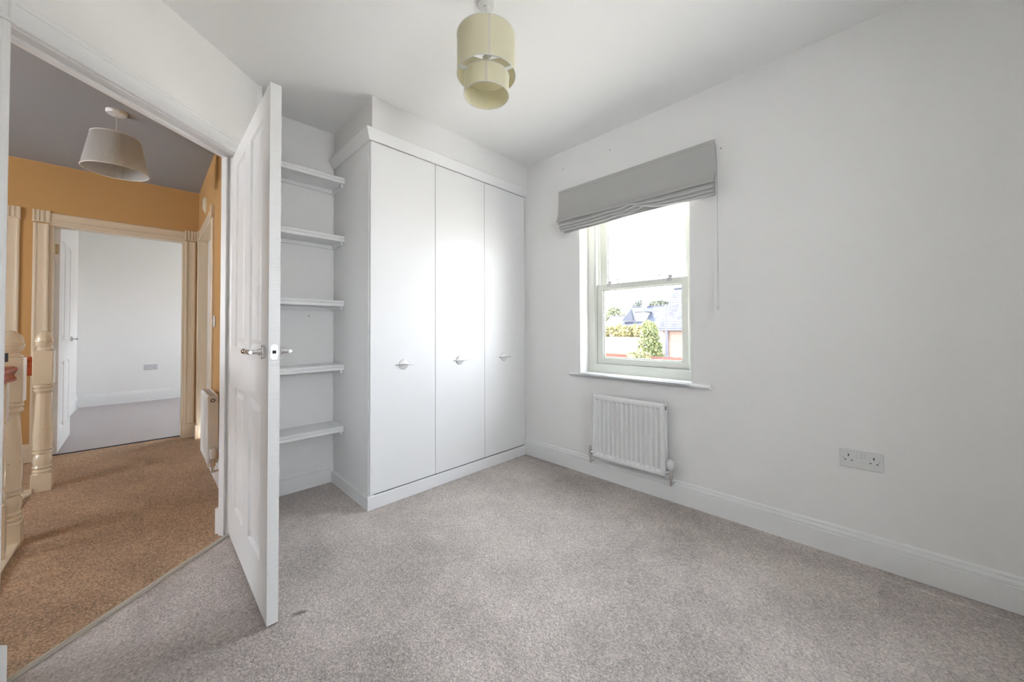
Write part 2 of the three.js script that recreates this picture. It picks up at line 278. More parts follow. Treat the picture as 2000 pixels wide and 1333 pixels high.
// ---------------------------------------------------------------- window
const win = setting('window_1', 'sage white sliding sash window with clear panes', [W + .11, 0, 0], -Math.PI / 2);   // local x = +z, local z = -x (into the room)
{
  const F = M.frame, L = -1.585, Rr = -.785;
  const fr = part('window_frame', [box(L, L + .063, .745, 2.10, -.115, 0, .003), box(Rr - .040, Rr, .745, 2.10, -.115, 0, .003), box(L + .06, Rr - .038, 2.045, 2.10, -.115, 0, .003), box(L + .06, Rr - .038, .735, .812, -.115, 0, .003)], F, win);
  parts('bead', [box(L + .063, L + .074, .812, 2.05, -.012, -.003, .002), box(L + .066, L + .078, .812, 2.05, -.055, -.045, .002), box(Rr - .050, Rr - .040, .812, 2.05, -.012, -.003, .002), box(Rr - .052, Rr - .040, .812, 2.05, -.055, -.045, .002)], F, win);
  const sash = (y0, y1, xa, xb, ga, gb, gy0, gy1, z0, z1) => {
    const s = part('sash', [box(xa, ga, y0, y1, z0, z1, .003), box(gb, xb, y0, y1, z0, z1, .003), box(ga - .004, gb + .004, y0, gy0, z0, z1, .003), box(ga - .004, gb + .004, gy1, y1, z0, z1, .003)], F, win);
    parts('glazing_bead', [[ga, ga + .009, gy0, gy1], [gb - .009, gb, gy0, gy1], [ga, gb, gy0, gy0 + .009], [ga, gb, gy1 - .009, gy1]].map(([a, b, c, d]) => box(a, b, c, d, z1 - .020, z1 - .010, .002)), F, s);
    part('window_pane', new THREE.PlaneGeometry(gb - ga, gy1 - gy0).translate((ga + gb) / 2, (gy0 + gy1) / 2, (z0 + z1) / 2), M.glass, s);
    return s;
  };
  const lower = sash(.813, 1.416, -1.512, -.842, -1.462, -.878, .857, 1.374, -.045, -.013);
  sash(1.380, 2.046, -1.510, -.840, -1.448, -.866, 1.415, 2.0, -.090, -.057);
  for (const z of [-1.409, -.960]) part('sash_catch', [box(z - .018, z + .018, 1.416, 1.420, -.042, -.014, .001), box(z - .013, z + .013, 1.419, 1.440, -.040, -.028, .003), box(z - .020, z - .004, 1.436, 1.442, -.046, -.020, .002), box(z - .016, z + .016, 1.396, 1.416, -.0135, -.011, .001)], M.steel, lower);
  for (const z of [-1.340, -1.030]) part('sash_stop', lathe([[0, 0], [.009, 0], [.009, .004], [.0045, .006], [.0045, .020], [.008, .023], [.008, .031], [.004, .035], [0, .0355]], 14).translate(z, 1.416, -.028), M.steel, lower);
}
const sill = struct(mesh('window_sill', (() => { const p = [[-.115, .722], [.024, .722], [.032, .725], [.036, .7335], [.032, .742], [.024, .745], [-.115, .745]]; return [sweep(p.map(([a, b]) => [a, b]), 'x', -1.585, -.785), sweep(p.map(([a, b]) => [Math.max(a, .0005), b]), 'x', -1.667, -.675)]; })(), M.trim), 'white bullnosed window board');
sill.position.set(W, 0, 0); sill.rotation.y = -Math.PI / 2;

// windows of the wall behind the camera and of the far room (out of view, they light the rooms)
function plainWindow(name, label, pos, turn, x0, x1, y0, y1) {
  const g = setting(name, label, pos, turn), xm = (x0 + x1) / 2;
  part('window_frame', [box(x0, x0 + .06, y0, y1, -.10, 0, .003), box(x1 - .06, x1, y0, y1, -.10, 0, .003), box(x0 + .058, x1 - .058, y1 - .06, y1, -.10, 0, .003), box(x0 + .058, x1 - .058, y0, y0 + .06, -.10, 0, .003), box(xm - .025, xm + .025, y0 + .058, y1 - .058, -.09, -.01, .003)], M.frame, g);
  part('window_pane', new THREE.PlaneGeometry(x1 - x0 - .12, y1 - y0 - .12).translate(xm, (y0 + y1) / 2, -.05), M.glass, g);
}
plainWindow('window_2', 'plain window behind the camera', [0, 0, ZN + .1], Math.PI, -1.10, -.50, .90, 2.0);

// ---------------------------------------------------------------- fitted wardrobe
{
  const X0 = .947, ZF = -2.150, g = thing('fitted_wardrobe', 'white fitted wardrobe with three tall flush doors and silver handles', 'wardrobe');
  part('side_panel', box(X0, X0 + .018, .0, 2.245, ZB + .0015, ZF - .0225, .0012), M.wardrobe, g);
  part('carcass', box(X0 + .016, W - .0015, .02, 2.24, ZB + .0015, ZF - .026), M.seam, g, 'dark gap behind the doors');
  part('side_panel', box(2.3185, W - .0015, .09, 2.235, ZF - .024, ZF - .001, .001), M.wardrobe, g);
  const seams = [.9500, 1.4095, 1.8590, 2.3165];
  for (let k = 0; k < 3; k++) {
    const d = part('door', box(seams[k] + .0018, seams[k + 1] - .0018, .0828, 2.2285, ZF - .021, ZF, .0016, 2), M.wardrobe, g), hx = [1.170, 1.617, 2.066][k], hy = .853;
    const dome = new THREE.SphereGeometry(.034, 28, 12, 0, Math.PI * 2, 0, Math.PI / 2).rotateX(Math.PI / 2).scale(1, 1, .30);
    const hd = part('handle', [dome.translate(hx, hy, ZF)], M.satin, d, 'round silver handle with a crossbar');
    part('handle_bar', [tube([[hx - .060, hy + .001, ZF + .016], [hx - .03, hy, ZF + .021], [hx, hy, ZF + .0225], [hx + .03, hy, ZF + .021], [hx + .060, hy + .001, ZF + .016]], .0042, 20, 10), new THREE.SphereGeometry(.0046, 10, 8).translate(hx - .06, hy + .001, ZF + .016), new THREE.SphereGeometry(.0046, 10, 8).translate(hx + .06, hy + .001, ZF + .016)], M.steel, hd);
  }
  const PZ = -2.136, PX = .931;
  part('plinth', [box(PX, W - .0185, 0, .0775, PZ - .018, PZ, .0025, 2), box(PX, X0, 0, .0775, ZB + .0185, PZ - .01, .0025, 2), box(X0, X0 + .03, .0, .0865, ZB + .02, PZ - .02), box(X0 - .006, X0 + .002, .07, .0875, ZB + .02, PZ - .016, .003)], M.wardrobe, g);
  // cornice: a raked board along the front, mitred at the corner and returned down the side
  const prof = [[0, 0], [.012, 0], [.040, .060], [.036, .064], [0, .064]], Y = 2.232, n = prof.length, pos = [], idx = [];
  const ends = [[(o) => [W - .0015, ZF - .004 + o]], [(o) => [X0 - o + .004, ZF - .004 + o]], [(o) => [X0 - o + .004, ZB + .0015]]];
  for (const [f] of ends) for (const [o, y] of prof) { const [x, z] = f(o); pos.push(x, Y + y, z); }
  for (let e = 0; e < 2; e++) for (let k = 0; k < n; k++) { const a = e * n + k, b = e * n + (k + 1) % n; idx.push(a, b, b + n, a, b + n, a + n); }
  for (let k = 1; k < n - 1; k++) { idx.push(0, k + 1, k); idx.push(2 * n, 2 * n + k, 2 * n + k + 1); }
  const cg = new THREE.BufferGeometry(); cg.setAttribute('position', new THREE.Float32BufferAttribute(pos, 3)); cg.setIndex(idx); const cn = cg.toNonIndexed(); cn.computeVertexNormals();
  part('cornice', cn, M.wardrobe, g);
}
struct(mesh('wall_bulkhead', [box(.949, W - .0005, 2.297, H, ZB, -2.128)], M.wall), 'boxed-in white section between wardrobe and ceiling');

// ---------------------------------------------------------------- alcove shelves
{
  const levels = [2.115, 1.715, 1.275, .843, .428], says = ['topmost white alcove shelf, just below the wardrobe cornice', 'second white alcove shelf from the top', 'middle white alcove shelf, seen almost edge-on', 'second white alcove shelf from the floor, level with the door handle', 'lowest white alcove shelf, above the skirting board'];
  const lip = [[-2.755, 0], [-2.560, 0], [-2.560, -.004], [-2.553, -.004], [-2.5505, -.002], [-2.5505, .011], [-2.554, .014], [-2.554, .017], [-2.5505, .019], [-2.549, .022], [-2.549, .032], [-2.552, .035], [-2.755, .035]];
  let first = null;
  levels.forEach((y, i) => {
    let g = first;
    if (!g) {
      g = first = thing('alcove_shelf', says[0], 'shelf', [0, 0, 0], 0, 'white shelves in the alcove');
      part('board', sweep(lip, 'x', AL + .001, .9462), M.shelf, g);
      parts('batten', [box(.930, .9462, -.026, 0, ZB + .001, -2.575, .002), box(AL + .001, AL + .017, -.026, 0, ZB + .001, -2.6, .002), box(AL + .017, .930, -.026, 0, ZB + .0005, ZB + .016, .002)], M.shelf, g);
    } else { g = first.clone(); g.name = numbered('alcove_shelf'); scene.add(g); tag(g, says[i], 'shelf', 'white shelves in the alcove'); }
    g.position.y = y - .035;
  });
}

// ---------------------------------------------------------------- roman blind
{
  const g = thing('roman_blind', 'grey fabric roman blind drawn up in crumpled folds over the window', 'blind'), Z0 = -1.745, Z1 = -.628;
  part('headrail', box(W - .045, W - .002, 2.125, 2.158, Z0 + .01, Z1 - .01, .002), M.plastic, g);
  // cloth as a thin closed shell over a path of (distance from the wall, height), bowed along z by fn
  const cloth = (path, za, zb, fn, th = .0022, nz = 60) => {
    const c = new THREE.CatmullRomCurve3(path.map((p) => V3(p[0], p[1], 0)), false, 'centripetal'), m = 26, pts = c.getPoints(m), pos = [], uv = [], idx = [], row = m + 1, len = c.getLength();
    for (let i = 0; i <= nz; i++) { const f = i / nz, z = za + (zb - za) * f; for (let j = 0; j <= m; j++) { const [dx, dy] = fn ? fn(f, j / m) : [0, 0]; pos.push(W - pts[j].x - dx, pts[j].y + dy, z); uv.push(z, j / m * len); } }
    for (let i = 0; i < nz; i++) for (let j = 0; j < m; j++) { const a = i * row + j, b = a + row; idx.push(a, b, a + 1, a + 1, b, b + 1); }
    const s = new THREE.BufferGeometry(); s.setAttribute('position', new THREE.Float32BufferAttribute(pos, 3)); s.setIndex(idx); s.computeVertexNormals();
    const N = s.attributes.normal, P2 = [], U2 = [], I2 = [], q = (nz + 1) * row;
    for (const k of [1, -1]) for (let i = 0; i < q; i++) { P2.push(pos[3 * i] + k * th / 2 * N.getX(i), pos[3 * i + 1] + k * th / 2 * N.getY(i), pos[3 * i + 2] + k * th / 2 * N.getZ(i)); U2.push(uv[2 * i], uv[2 * i + 1]); }
    for (let t = 0; t < idx.length; t += 3) { I2.push(idx[t], idx[t + 1], idx[t + 2]); I2.push(q + idx[t], q + idx[t + 2], q + idx[t + 1]); }
    const edge = (a, b) => I2.push(a, b, q + b, a, q + b, q + a);
    for (let j = 0; j < m; j++) { edge(j, j + 1); edge(nz * row + j + 1, nz * row + j); }
    for (let i = 0; i < nz; i++) { edge((i + 1) * row, i * row); edge(i * row + m, (i + 1) * row + m); }
    const o = new THREE.BufferGeometry(); o.setAttribute('position', new THREE.Float32BufferAttribute(P2, 3)); o.setAttribute('uv', new THREE.Float32BufferAttribute(U2, 2)); o.setIndex(I2); o.computeVertexNormals(); return o;
  };
  const bump = (f, c, w) => Math.exp(-(((f - c) / w) ** 2));
  part('front_panel', cloth([[.048, 2.160], [.050, 2.10], [.053, 2.03], [.060, 1.97], [.072, 1.935], [.082, 1.918], [.080, 1.908], [.066, 1.914], [.052, 1.940], [.048, 1.985]], Z0, Z1, (f, s) => [.003 * Math.sin(f * 5) * s - .004 * s * bump(f, .5, .3), .002 * Math.sin(f * 9) * s]), M.blind, g);
  part('heading_tape', box(W - .0515, W - .0485, 2.138, 2.1605, Z0 - .0005, Z1 + .0005, .001), M.blind, g);
  const fold = (y, out, amp, c, za = .012, lift = .018) => cloth([[.044, y + .085], [.050 , y + .055], [out - .004, y + .020], [out, y + .004], [out - .006, y - .003], [out - .022, y + .004], [.030, y + .030]], Z0 + za, Z1 - .004, (f, s) => { const k = smooth(.1, .5, s); return [k * (amp * .5 * bump(f, c + .06, .05) - amp * .4 * bump(f, c - .05, .06)), k * (lift * bump(f, c, .16) + amp * .35 * (bump(f, c + .04, .03) - bump(f, c - .06, .04)))]; });
  const folds = [[1.880, .074, .016, .50, .012, .016], [1.860, .064, .024, .53, .016, .018], [1.843, .055, .028, .58, .022, .022]];
  for (const [y, out, amp, c, za, lift] of folds) {
    const f = part('fold', fold(y, out, amp, c, za, lift), M.blind, g), pts = [];
    for (let i = 0; i <= 60; i++) { const q = i / 60, z = Z0 + za + (Z1 - .004 - Z0 - za) * q; pts.push([W - out - .0008 - (amp * .5 * bump(q, c + .06, .05) - amp * .4 * bump(q, c - .05, .06)), y + .003 + lift * bump(q, c, .16) + amp * .35 * (bump(q, c + .04, .03) - bump(q, c - .06, .04)), z]); }
    part('lining_edge', tube(pts, .0021, 90, 6), M.lining, f);
  }
  part('hem', cloth([[.030, 1.90], [.034, 1.87], [.038, 1.845], [.040, 1.822]], Z0 + .045, Z1 - .004, (f) => [.004 * bump(f, .55, .2), .006 * bump(f, .6, .25) + .022 * f]), M.blind, g);
  const cl = part('pull_cord', [tube([[W - .032, 2.130, Z1 - .004], [W - .031, 2.02, Z1 + .001], [W - .030, 1.6, Z1 + .003], [W - .030, 1.22, Z1 - .004]], .0014, 30, 6), tube([[W - .036, 2.130, Z1 + .002], [W - .034, 1.98, Z1 + .005], [W - .031, 1.5, Z1 + .004], [W - .030, 1.22, Z1 + .004]], .0014, 30, 6)], M.cord, g, 'looped pull cord');
  part('cord_weight', lathe([[0, 0], [.005, .001], [.0075, .006], [.0075, .022], [.005, .034], [.002, .038], [0, .038]], 14).translate(W - .030, 1.184, Z1), M.plastic, cl);
}

// ---------------------------------------------------------------- panel radiators (local x along the wall, z out of the wall, origin on the wall line)
function radiator(name, label, pos, turn, x0, x1, y0, y1, zb, zf, channels, trv) {
  const g = thing(name, label, 'radiator', pos, turn, undefined), nx = channels * 12 + 8, ny = 40, p = [], uv = [], idx = [], w = x1 - x0, h = y1 - y0, pitch = (w - .05) / channels;
  const prof = (x, y) => { const b = Math.min(smooth(0, .010, x - x0), smooth(0, .010, x1 - x), smooth(0, .010, y - y0), smooth(0, .010, y1 - y)); let d = -.012 * (1 - b); const u = (x - x0 - .025) / pitch; if (u > 0 && u < channels) { const q = u - Math.floor(u), c = smooth(.08, .18, q) * smooth(.97, .80, q) * smooth(.028, .046, y - y0) * smooth(.028, .046, y1 - y); d -= .0125 * c; } return d; };
  const ys = []; for (let j = 0; j <= ny; j++) { const f = j / ny; ys.push(y0 + h * (f < .3 ? f / .3 * .12 : f > .7 ? .88 + (f - .7) / .3 * .12 : .12 + (f - .3) / .4 * .76)); }
  for (let j = 0; j <= ny; j++) for (let i = 0; i <= nx; i++) { const x = x0 + w * i / nx; p.push(x, ys[j], zf + prof(x, ys[j])); uv.push(x, ys[j]); }
  for (let j = 0; j < ny; j++) for (let i = 0; i < nx; i++) { const a = j * (nx + 1) + i, b = a + nx + 1; idx.push(a, a + 1, b + 1, a, b + 1, b); }
  const f = new THREE.BufferGeometry(); f.setAttribute('position', new THREE.Float32BufferAttribute(p, 3)); f.setAttribute('uv', new THREE.Float32BufferAttribute(uv, 2)); f.setIndex(idx); f.computeVertexNormals();
  part('front_panel', f, M.radiator, g);
  for (const s of [0, 1]) { const a = s ? x1 - .004 : x0, e = part('side_panel', box(a, a + .004, y0 + .002, y1, zb, zf - .004, .0015), M.radiator, g); const xx = s ? x1 : x0, k = s ? 1 : -1; part('vent_plug', [lathe([[0, .004], [.004, .004], [.0045, .002], [.0075, .002], [.0085, 0]], 16).rotateZ(-k * Math.PI / 2).translate(xx, y1 - .030, (zb + zf) / 2)], M.plastic, e); part('plug_ring', lathe([[.0085, 0], [.0085, .0022], [.0125, .0022], [.0125, 0]], 18).rotateZ(-k * Math.PI / 2).translate(xx, y1 - .030, (zb + zf) / 2), M.dark, e); }
  const bars = [box(x0 + .004, x1 - .004, y1 - .010, y1, zf - .014, zf - .008, .001), box(x0 + .004, x1 - .004, y1 - .010, y1, zb, zb + .006, .001)]; for (let x = x0 + .012; x < x1 - .01; x += .012) bars.push(box(x, x + .004, y1 - .008, y1 - .003, zb + .005, zf - .012));
  part('top_grille', bars, M.radiator, g).userData.kind = 'stuff';
  part('back_panel', box(x0 + .004, x1 - .004, y0 + .01, y1 - .012, zb, zb + .012, .003), M.radiator, g);
  parts('bracket', [box(x0 + .08, x0 + .11, y0 + .05, y1 - .06, 0, zb + .001), box(x1 - .11, x1 - .08, y0 + .05, y1 - .06, 0, zb + .001)], M.steel, g);
  const zc = (zb + zf) / 2;
  for (const s of [1, -1]) { const xe = s > 0 ? x1 : x0, xv = xe + s * .028, y = y0 + .030;
    const v = part('valve', [cyl(.009, V3(xe, y, zc), V3(xv, y, zc), 14), cyl(.013, V3(xe + s * .004, y, zc), V3(xe + s * .016, y, zc), 6), cyl(.0115, V3(xv, y - .034, zc), V3(xv, y + .020, zc), 14), cyl(.0135, V3(xv, y - .038, zc), V3(xv, y - .022, zc), 6), cyl(.0075, V3(xv, y - .075, zc), V3(xv, y - .03, zc), 12), cyl(.0075, V3(xv, y - .072, zc), V3(xv, y - .072, -.0), 12), new THREE.SphereGeometry(.0076, 12, 8).translate(xv, y - .073, zc)], M.chrome, g, 'chrome radiator valve');
    if (s === trv) { const c = [lathe([[.0, .016], [.0165, .016], [.0180, .024], [.0205, .028], [.0220, .048], [.0205, .064], [.0160, .076], [.007, .081], [0, .081]], 28).translate(xv, y, zc)]; for (let k = 0; k < 12; k++) { const a = k * Math.PI / 6; c.push(box(-.0019, .0019, .042, .070, .0170, .0228, .001).rotateY(a).translate(xv, y, zc)); } part('thermostat_head', c, M.plastic, v); }
    else part('valve_cap', lathe([[0, .018], [.009, .018], [.010, .022], [.0085, .040], [.005, .048], [0, .049]], 16).translate(xv, y, zc), M.steel, v); }
  return g;
}
radiator('radiator', 'white fluted panel radiator on the wall under the sash window', [W, 0, 0], -Math.PI / 2, -1.437, -.921, .160, .613, .030, .080, 14, 1);

// ---------------------------------------------------------------- sockets and switches
function socket(name, label, pos, turn, mat, w = .148, h = .082) {
  const g = thing(name, label, 'socket', pos, turn);
  part('face_plate', [box(-w / 2, w / 2, -h / 2, h / 2, 0, .0085, .003, 2)], mat, g);
  for (const s of [-1, 1]) {
    part('rocker', box(s * .0085 - .0060, s * .0085 + .0060, .008, .029, .007, .0115, .0015), mat, g);
    const cx = s * w * .285;
    parts('pin_slot', [box(cx - .0022, cx + .0022, .010, .020, .0078, .0088), box(cx - .0142, cx - .0078, -.0095, -.0055, .0078, .0088), box(cx + .0078, cx + .0142, -.0095, -.0055, .0078, .0088)], M.dark, g);
    part('screw', cyl(.0030, V3(s * w * .405, .002, .0078), V3(s * w * .405, .002, .0092), 12), M.steel, g);
  }
  return g;
}
{ // small old screw holes left in the plaster
  const hole = (w, x, y) => part('screw_hole', lathe([[0, .0012], [.0025, .0012], [.0045, .0004], [.0055, 0]], 10).rotateX(Math.PI / 2).translate(x, y, 0), M.hole, w);
  const by = (n) => scene.children.find((c) => c.name === n);
  hole(by('wall_right'), -1.736, 2.352); hole(by('wall_right'), -1.323, 2.362); hole(by('wall_right'), -.610, 2.118);
  hole(by('wall_back'), .789, 1.172); hole(by('wall_back'), .610, 1.171);
}
socket('double_socket', 'white double power socket low on the window wall, right of the radiator', [W, .467, -.049], -Math.PI / 2, M.plastic);

// ---------------------------------------------------------------- bedroom pendant light
{
  const g = thing('pendant_light', 'cream two-tier drum pendant light hanging from the bedroom ceiling', 'lamp', [1.024, 0, -1.168]);
  part('ceiling_rose', lathe([[0, H - .030], [.010, H - .030], [.012, H - .024], [.036, H - .020], [.042, H - .012], [.043, H], [0, H]], 32), M.plastic, g);
  part('cord', cyl(.0028, V3(0, 2.285, 0), V3(0, H - .028, 0), 8), M.flex, g);
  part('lamp_holder', lathe([[0, 2.215], [.014, 2.215], [.0155, 2.220], [.0155, 2.250], [.012, 2.262], [.009, 2.285], [0, 2.288]], 20), M.plastic, g);
  const drum = (r, y0, y1) => lathe([[r, y0], [r, y1], [r - .0014, y1], [r - .0014, y0], [r, y0]], 64);
  const rim = (r, y) => new THREE.TorusGeometry(r, .0019, 8, 64).rotateX(Math.PI / 2).translate(0, y, 0);
  const up = part('upper_shade', drum(.126, 2.168, 2.336), M.shade, g), lo = part('lower_shade', drum(.0965, 2.081, 2.166), M.shade, g);
  parts('rim', [rim(.1258, 2.169), rim(.1258, 2.335)], M.shadeRim, up); parts('rim', [rim(.0963, 2.082), rim(.0963, 2.165)], M.shadeRim, lo);
  const strip = (r, a, y0, y1) => new THREE.CylinderGeometry(r, r, y1 - y0, 6, 1, true, a - .045 * .126 / r, .09 * .126 / r).translate(0, (y0 + y1) / 2, 0);
  const toCam = Math.atan2(-1.024, 1.168);
  part('seam', strip(.1265, toCam + .09, 2.168, 2.336), M.shadeSeam, up); part('seam', strip(.0970, toCam - .02, 2.081, 2.166), M.shadeSeam, lo);
  const arms = []; for (let k = 0; k < 3; k++) { const a = toCam + .5 + k * Math.PI * 2 / 3; arms.push(cyl(.0016, V3(0, 2.262, 0), V3(Math.sin(a) * .125, 2.335, Math.cos(a) * .125), 6)); arms.push(box(-.009, .009, 2.165, 2.169, .0955, .1255).rotateY(a + .5)); }
  parts('fitter_arm', arms, M.shadeRim, g); part('fitter_ring', rim(.0205, 2.262), M.shadeRim, g);
}

// ---------------------------------------------------------------- landing shell
const LX = -3.0, LZ = -1.68, WX = -.53, WZ = -3.965;          // landing's left wall, near wall; the stair well is x < WX, z > WZ
const corner = D(1.938, -DT), nearEnd = D(.60, -DT);
struct(mesh('floor_landing', slab([[WX, LZ], [nearEnd.x + .05, LZ], xz(D(.55, -.035)), xz(D(2.02, -.035)), [HR + .03, -2.6], [HR + .03, FR], [LX, FR], [LX, WZ], [WX, WZ]], -.0005, 0.24), M.loop), 'brown looped wool landing carpet');
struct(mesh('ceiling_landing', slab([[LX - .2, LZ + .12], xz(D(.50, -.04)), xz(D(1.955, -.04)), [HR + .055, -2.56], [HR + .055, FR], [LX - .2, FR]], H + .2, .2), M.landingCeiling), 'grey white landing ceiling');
wallAt('wall_landing_near', dpos(-.04), TH, rect(.50, 1.96, -.25, H + .02), [[[OL - .02, -.2499], [OR + .02, -.2499], [OR + .02, HEAD + .02], [OL - .02, HEAD + .02]]], DT - .04, M.landingWall, 'orange landing side of the slanting wall');
wallAt('wall_landing_front', [0, 0, LZ], Math.PI, rect(.50, -LX + .1, -2.8, H + .02), [], 0.05, M.landingWall, 'orange wall above the stair well');
const D3 = [-4.765, -3.785];                                 // doorway in the landing's right wall (z)
wallAt('wall_landing_right', [HR, 0, 0], -Math.PI / 2, rect(FR, -2.50, -.25, H + .02), [[[D3[0] - .02, -.2499], [D3[1] + .02, -.2499], [D3[1] + .02, 1.995], [D3[0] - .02, 1.995]]], .045, M.landingWall, 'orange wall on the right of the landing');
const FO = [-.568, .250];                                    // doorway in the landing's far wall (x)
wallAt('wall_landing_back', [0, 0, HF], 0, rect(LX, HR + .05, -.25, H + .02), [[[FO[0] - .02, -.2499], [FO[1] + .02, -.2499], [FO[1] + .02, 1.995], [FO[0] - .02, 1.995]]], .055, M.landingWall, 'orange wall with the doorway to the far room');
wallAt('wall_landing_left', [LX, 0, 0], Math.PI / 2, rect(-LZ - .1, -FR, -2.8, H + .02), [rect(2.2, 3.5, .85, 2.05)], .25, M.landingWall, 'orange wall at the far side of the stairs');
plainWindow('window_3', 'stair window on the landing', [LX - .1, 0, 0], Math.PI / 2, 2.2, 3.5, .85, 2.05);
// stair well below
wallAt('wall_stairwell', [WX - .001, 0, 0], -Math.PI / 2, rect(WZ, -3.14, -2.8, -.18), [], .05, M.landingWall, 'wall under the landing edge');
wallAt('wall_stairwell', [WX - .001, 0, 0], -Math.PI / 2, rect(-3.14, LZ, -2.8, .0), [], .05, M.cream, 'cream wall under the banister');
wallAt('wall_stairwell', [0, 0, WZ - .001], 0, rect(LX, WX, -2.8, -.001), [], .05, M.landingWall, 'wall beside the stairs');
struct(mesh('floor_hall', slab([[LX, LZ], [WX, LZ], [WX, WZ], [LX, WZ]], -2.70, .1), M.loop), 'hall floor below the stairs');
{
  const st = setting('stairs', 'carpeted stairs leading down from the landing');
  for (let k = 0; k < 8; k++) part('stair_tread', [box(WX - .235 * (k + 1) - .02, WX - .235 * k - .012, -.19 * (k + 1) - .19, -.19 * (k + 1), WZ + .02, -3.14, .012, 2)], M.loop, st);
  part('nosing', box(WX - .02, WX + .012, -.036, .002, WZ + .045, -3.14, .012, 3), M.loop, st);
  parts('string', [box(WX - .26, WX + .006, -.16, .030, WZ - .03, WZ + .006, .004), box(WX - .20, WX - .002, -.20, .006, WZ + .006, WZ + .022, .003)], M.newel, st);
}
doorTrim('trim_3', 'cream reeded architrave round the doorway to the far room', [0, 0, HF], 0, FO[0], FO[1], 1.975, M.cream, { lining: .11, stop: false, margin: .018 });
const trim4 = doorTrim('trim_4', 'cream architrave of the closed door on the right of the landing', [HR, 0, 0], -Math.PI / 2, D3[0], D3[1], 1.975, M.cream, { lining: .13, margin: .004, stop: false });
const trim5 = setting('trim_5', 'cream fluted architrave at the left end of the landing wall', [0, 0, HF], 0);
part('architrave', sweep(reed().map(([u, d]) => [-.735 - u, d]).reverse(), 'y', .14, 2.0), M.cream, trim5); part('corner_block', cornerBlock(-.823, -.732, 1.995, 2.092), M.cream, trim5); part('plinth_block', box(-.822, -.733, 0, .14, 0, .026, .003), M.cream, trim5);
{ // the closed door beyond trim_4
  const d = setting('door_3', 'closed white door on the right of the landing', [HR + .06, .008, D3[0] + .003], -Math.PI / 2);
  panelDoor(d, D3[1] - D3[0] - .006, 1.964, .035, M.door);
}
skirting('baseboard_landing', [HR, 0, 0], -Math.PI / 2, D3[1] + .09, -2.545, M.trim, 'white skirting board on the right of the landing', .15);
skirting('baseboard_landing', [0, 0, HF], 0, -.735, FO[0] - .107, M.cream, 'cream skirting board between the landing doorways', .15);
radiator('radiator', 'narrow white panel radiator at the side of the landing', [HR, 0, 0], -Math.PI / 2, -3.53, -3.12, .190, .640, .028, .086, 10, 1);

// newel posts and banister
function newelPost(name, label, x, z) {
  const g = thing(name, label, 'newel post', [x, 0, z], 0, 'turned newel posts of the landing banister'), a = .0445;
  part('base_block', (() => { const b = [box(-a, a, -.20, .118, -a, a, .003)]; return b; })(), M.newel, g);
  part('turned_column', lathe([[.040, .112], [.043, .122], [.043, .134], [.036, .142], [.042, .150], [.0445, .158], [.040, .170], [.0445, .200], [.041, .228], [.034, .244], [.036, .250], [.045, .254], [.045, .266], [.038, .270], [.0435, .276], [.0450, .284], [.0415, .296], [.0455, .330], [.0455, .370], [.042, .450], [.037, .550], [.0325, .640], [.0315, .655], [.036, .662], [.0435, .672], [.0430, .682], [.038, .688], [.0440, .698], [.0440, .708], [.039, .716], [.036, .726]], 40, .5), M.newel, g);
  part('cap_block', box(-a, a, .716, .943, -a, a, .006, 2), M.newel, g);
  part('finial', lathe([[.030, .938], [.040, .944], [.040, .950], [.031, .957], [.029, .963], [.033, .972], [.040, .986], [.0415, 1.000], [.0445, 1.004], [.0445, 1.012], [.0405, 1.016], [.0385, 1.034], [.033, 1.052], [.024, 1.066], [.012, 1.075], [0, 1.078]], 40, .5), M.newel, g);
  parts('knot', [-1, 1].map((k) => new THREE.CircleGeometry(.004, 10).rotateY(.55 + k * .42).translate(.0440 * Math.sin(.55 + k * .42), .415, .0440 * Math.cos(.55 + k * .42))), M.knot, g, 'brown knot showing through the paint');
  return g;
}
newelPost('newel_post', 'cream turned newel post nearest the bedroom doorway, half behind its frame', -.482, -3.088);
newelPost('newel_post', 'cream turned newel post at the far side of the stair head', -.491, -4.015);
const railProf = [[-.026, .832], [.026, .832], [.026, .842], [.020, .850], [.019, .862], [.024, .872], [.029, .882], [.027, .894], [.016, .900], [-.016, .900], [-.027, .894], [-.029, .882], [-.024, .872], [-.019, .862], [-.020, .850], [-.026, .842]];
tag(mesh('handrail', sweep(railProf.map(([a, b]) => [-.482 + a, b]), 'z', -3.0435, -1.70), M.rail), 'polished mahogany handrail ending at the nearer newel post', 'handrail');
tag(mesh('handrail', [sweep(railProf.map(([a, b]) => [-4.015 + a, b + .005]), 'x', -2.6, -.5355), box(-.62, -.5355, .778, .838, -4.035, -3.995, .006)], M.rail), 'dark mahogany handrail ending at the farther newel post', 'handrail');
{
  const b = thing('baluster', 'cream turned baluster beside the nearer newel post', 'baluster', [-.476, 0, -2.885]), a = .0205;
  part('base_block', box(-a, a, .018, .255, -a, a, .002), M.newel, b);
  part('turned_shaft', lathe([[.016, .25], [.0195, .262], [.015, .274], [.019, .285], [.0195, .31], [.0135, .335], [.0185, .350], [.0185, .360], [.0175, .39], [.0195, .42], [.017, .50], [.0135, .60], [.013, .615], [.0185, .625], [.0185, .635], [.015, .645], [.014, .66]], 24), M.newel, b);
  part('top_block', box(-a, a, .652, .834, -a, a, .002), M.newel, b);
  tag(mesh('base_rail', box(-.512, -.440, -.001, .019, -3.045, -1.72, .004, 2), M.newel), 'cream base rail under the baluster, along the stair edge', 'rail');
}

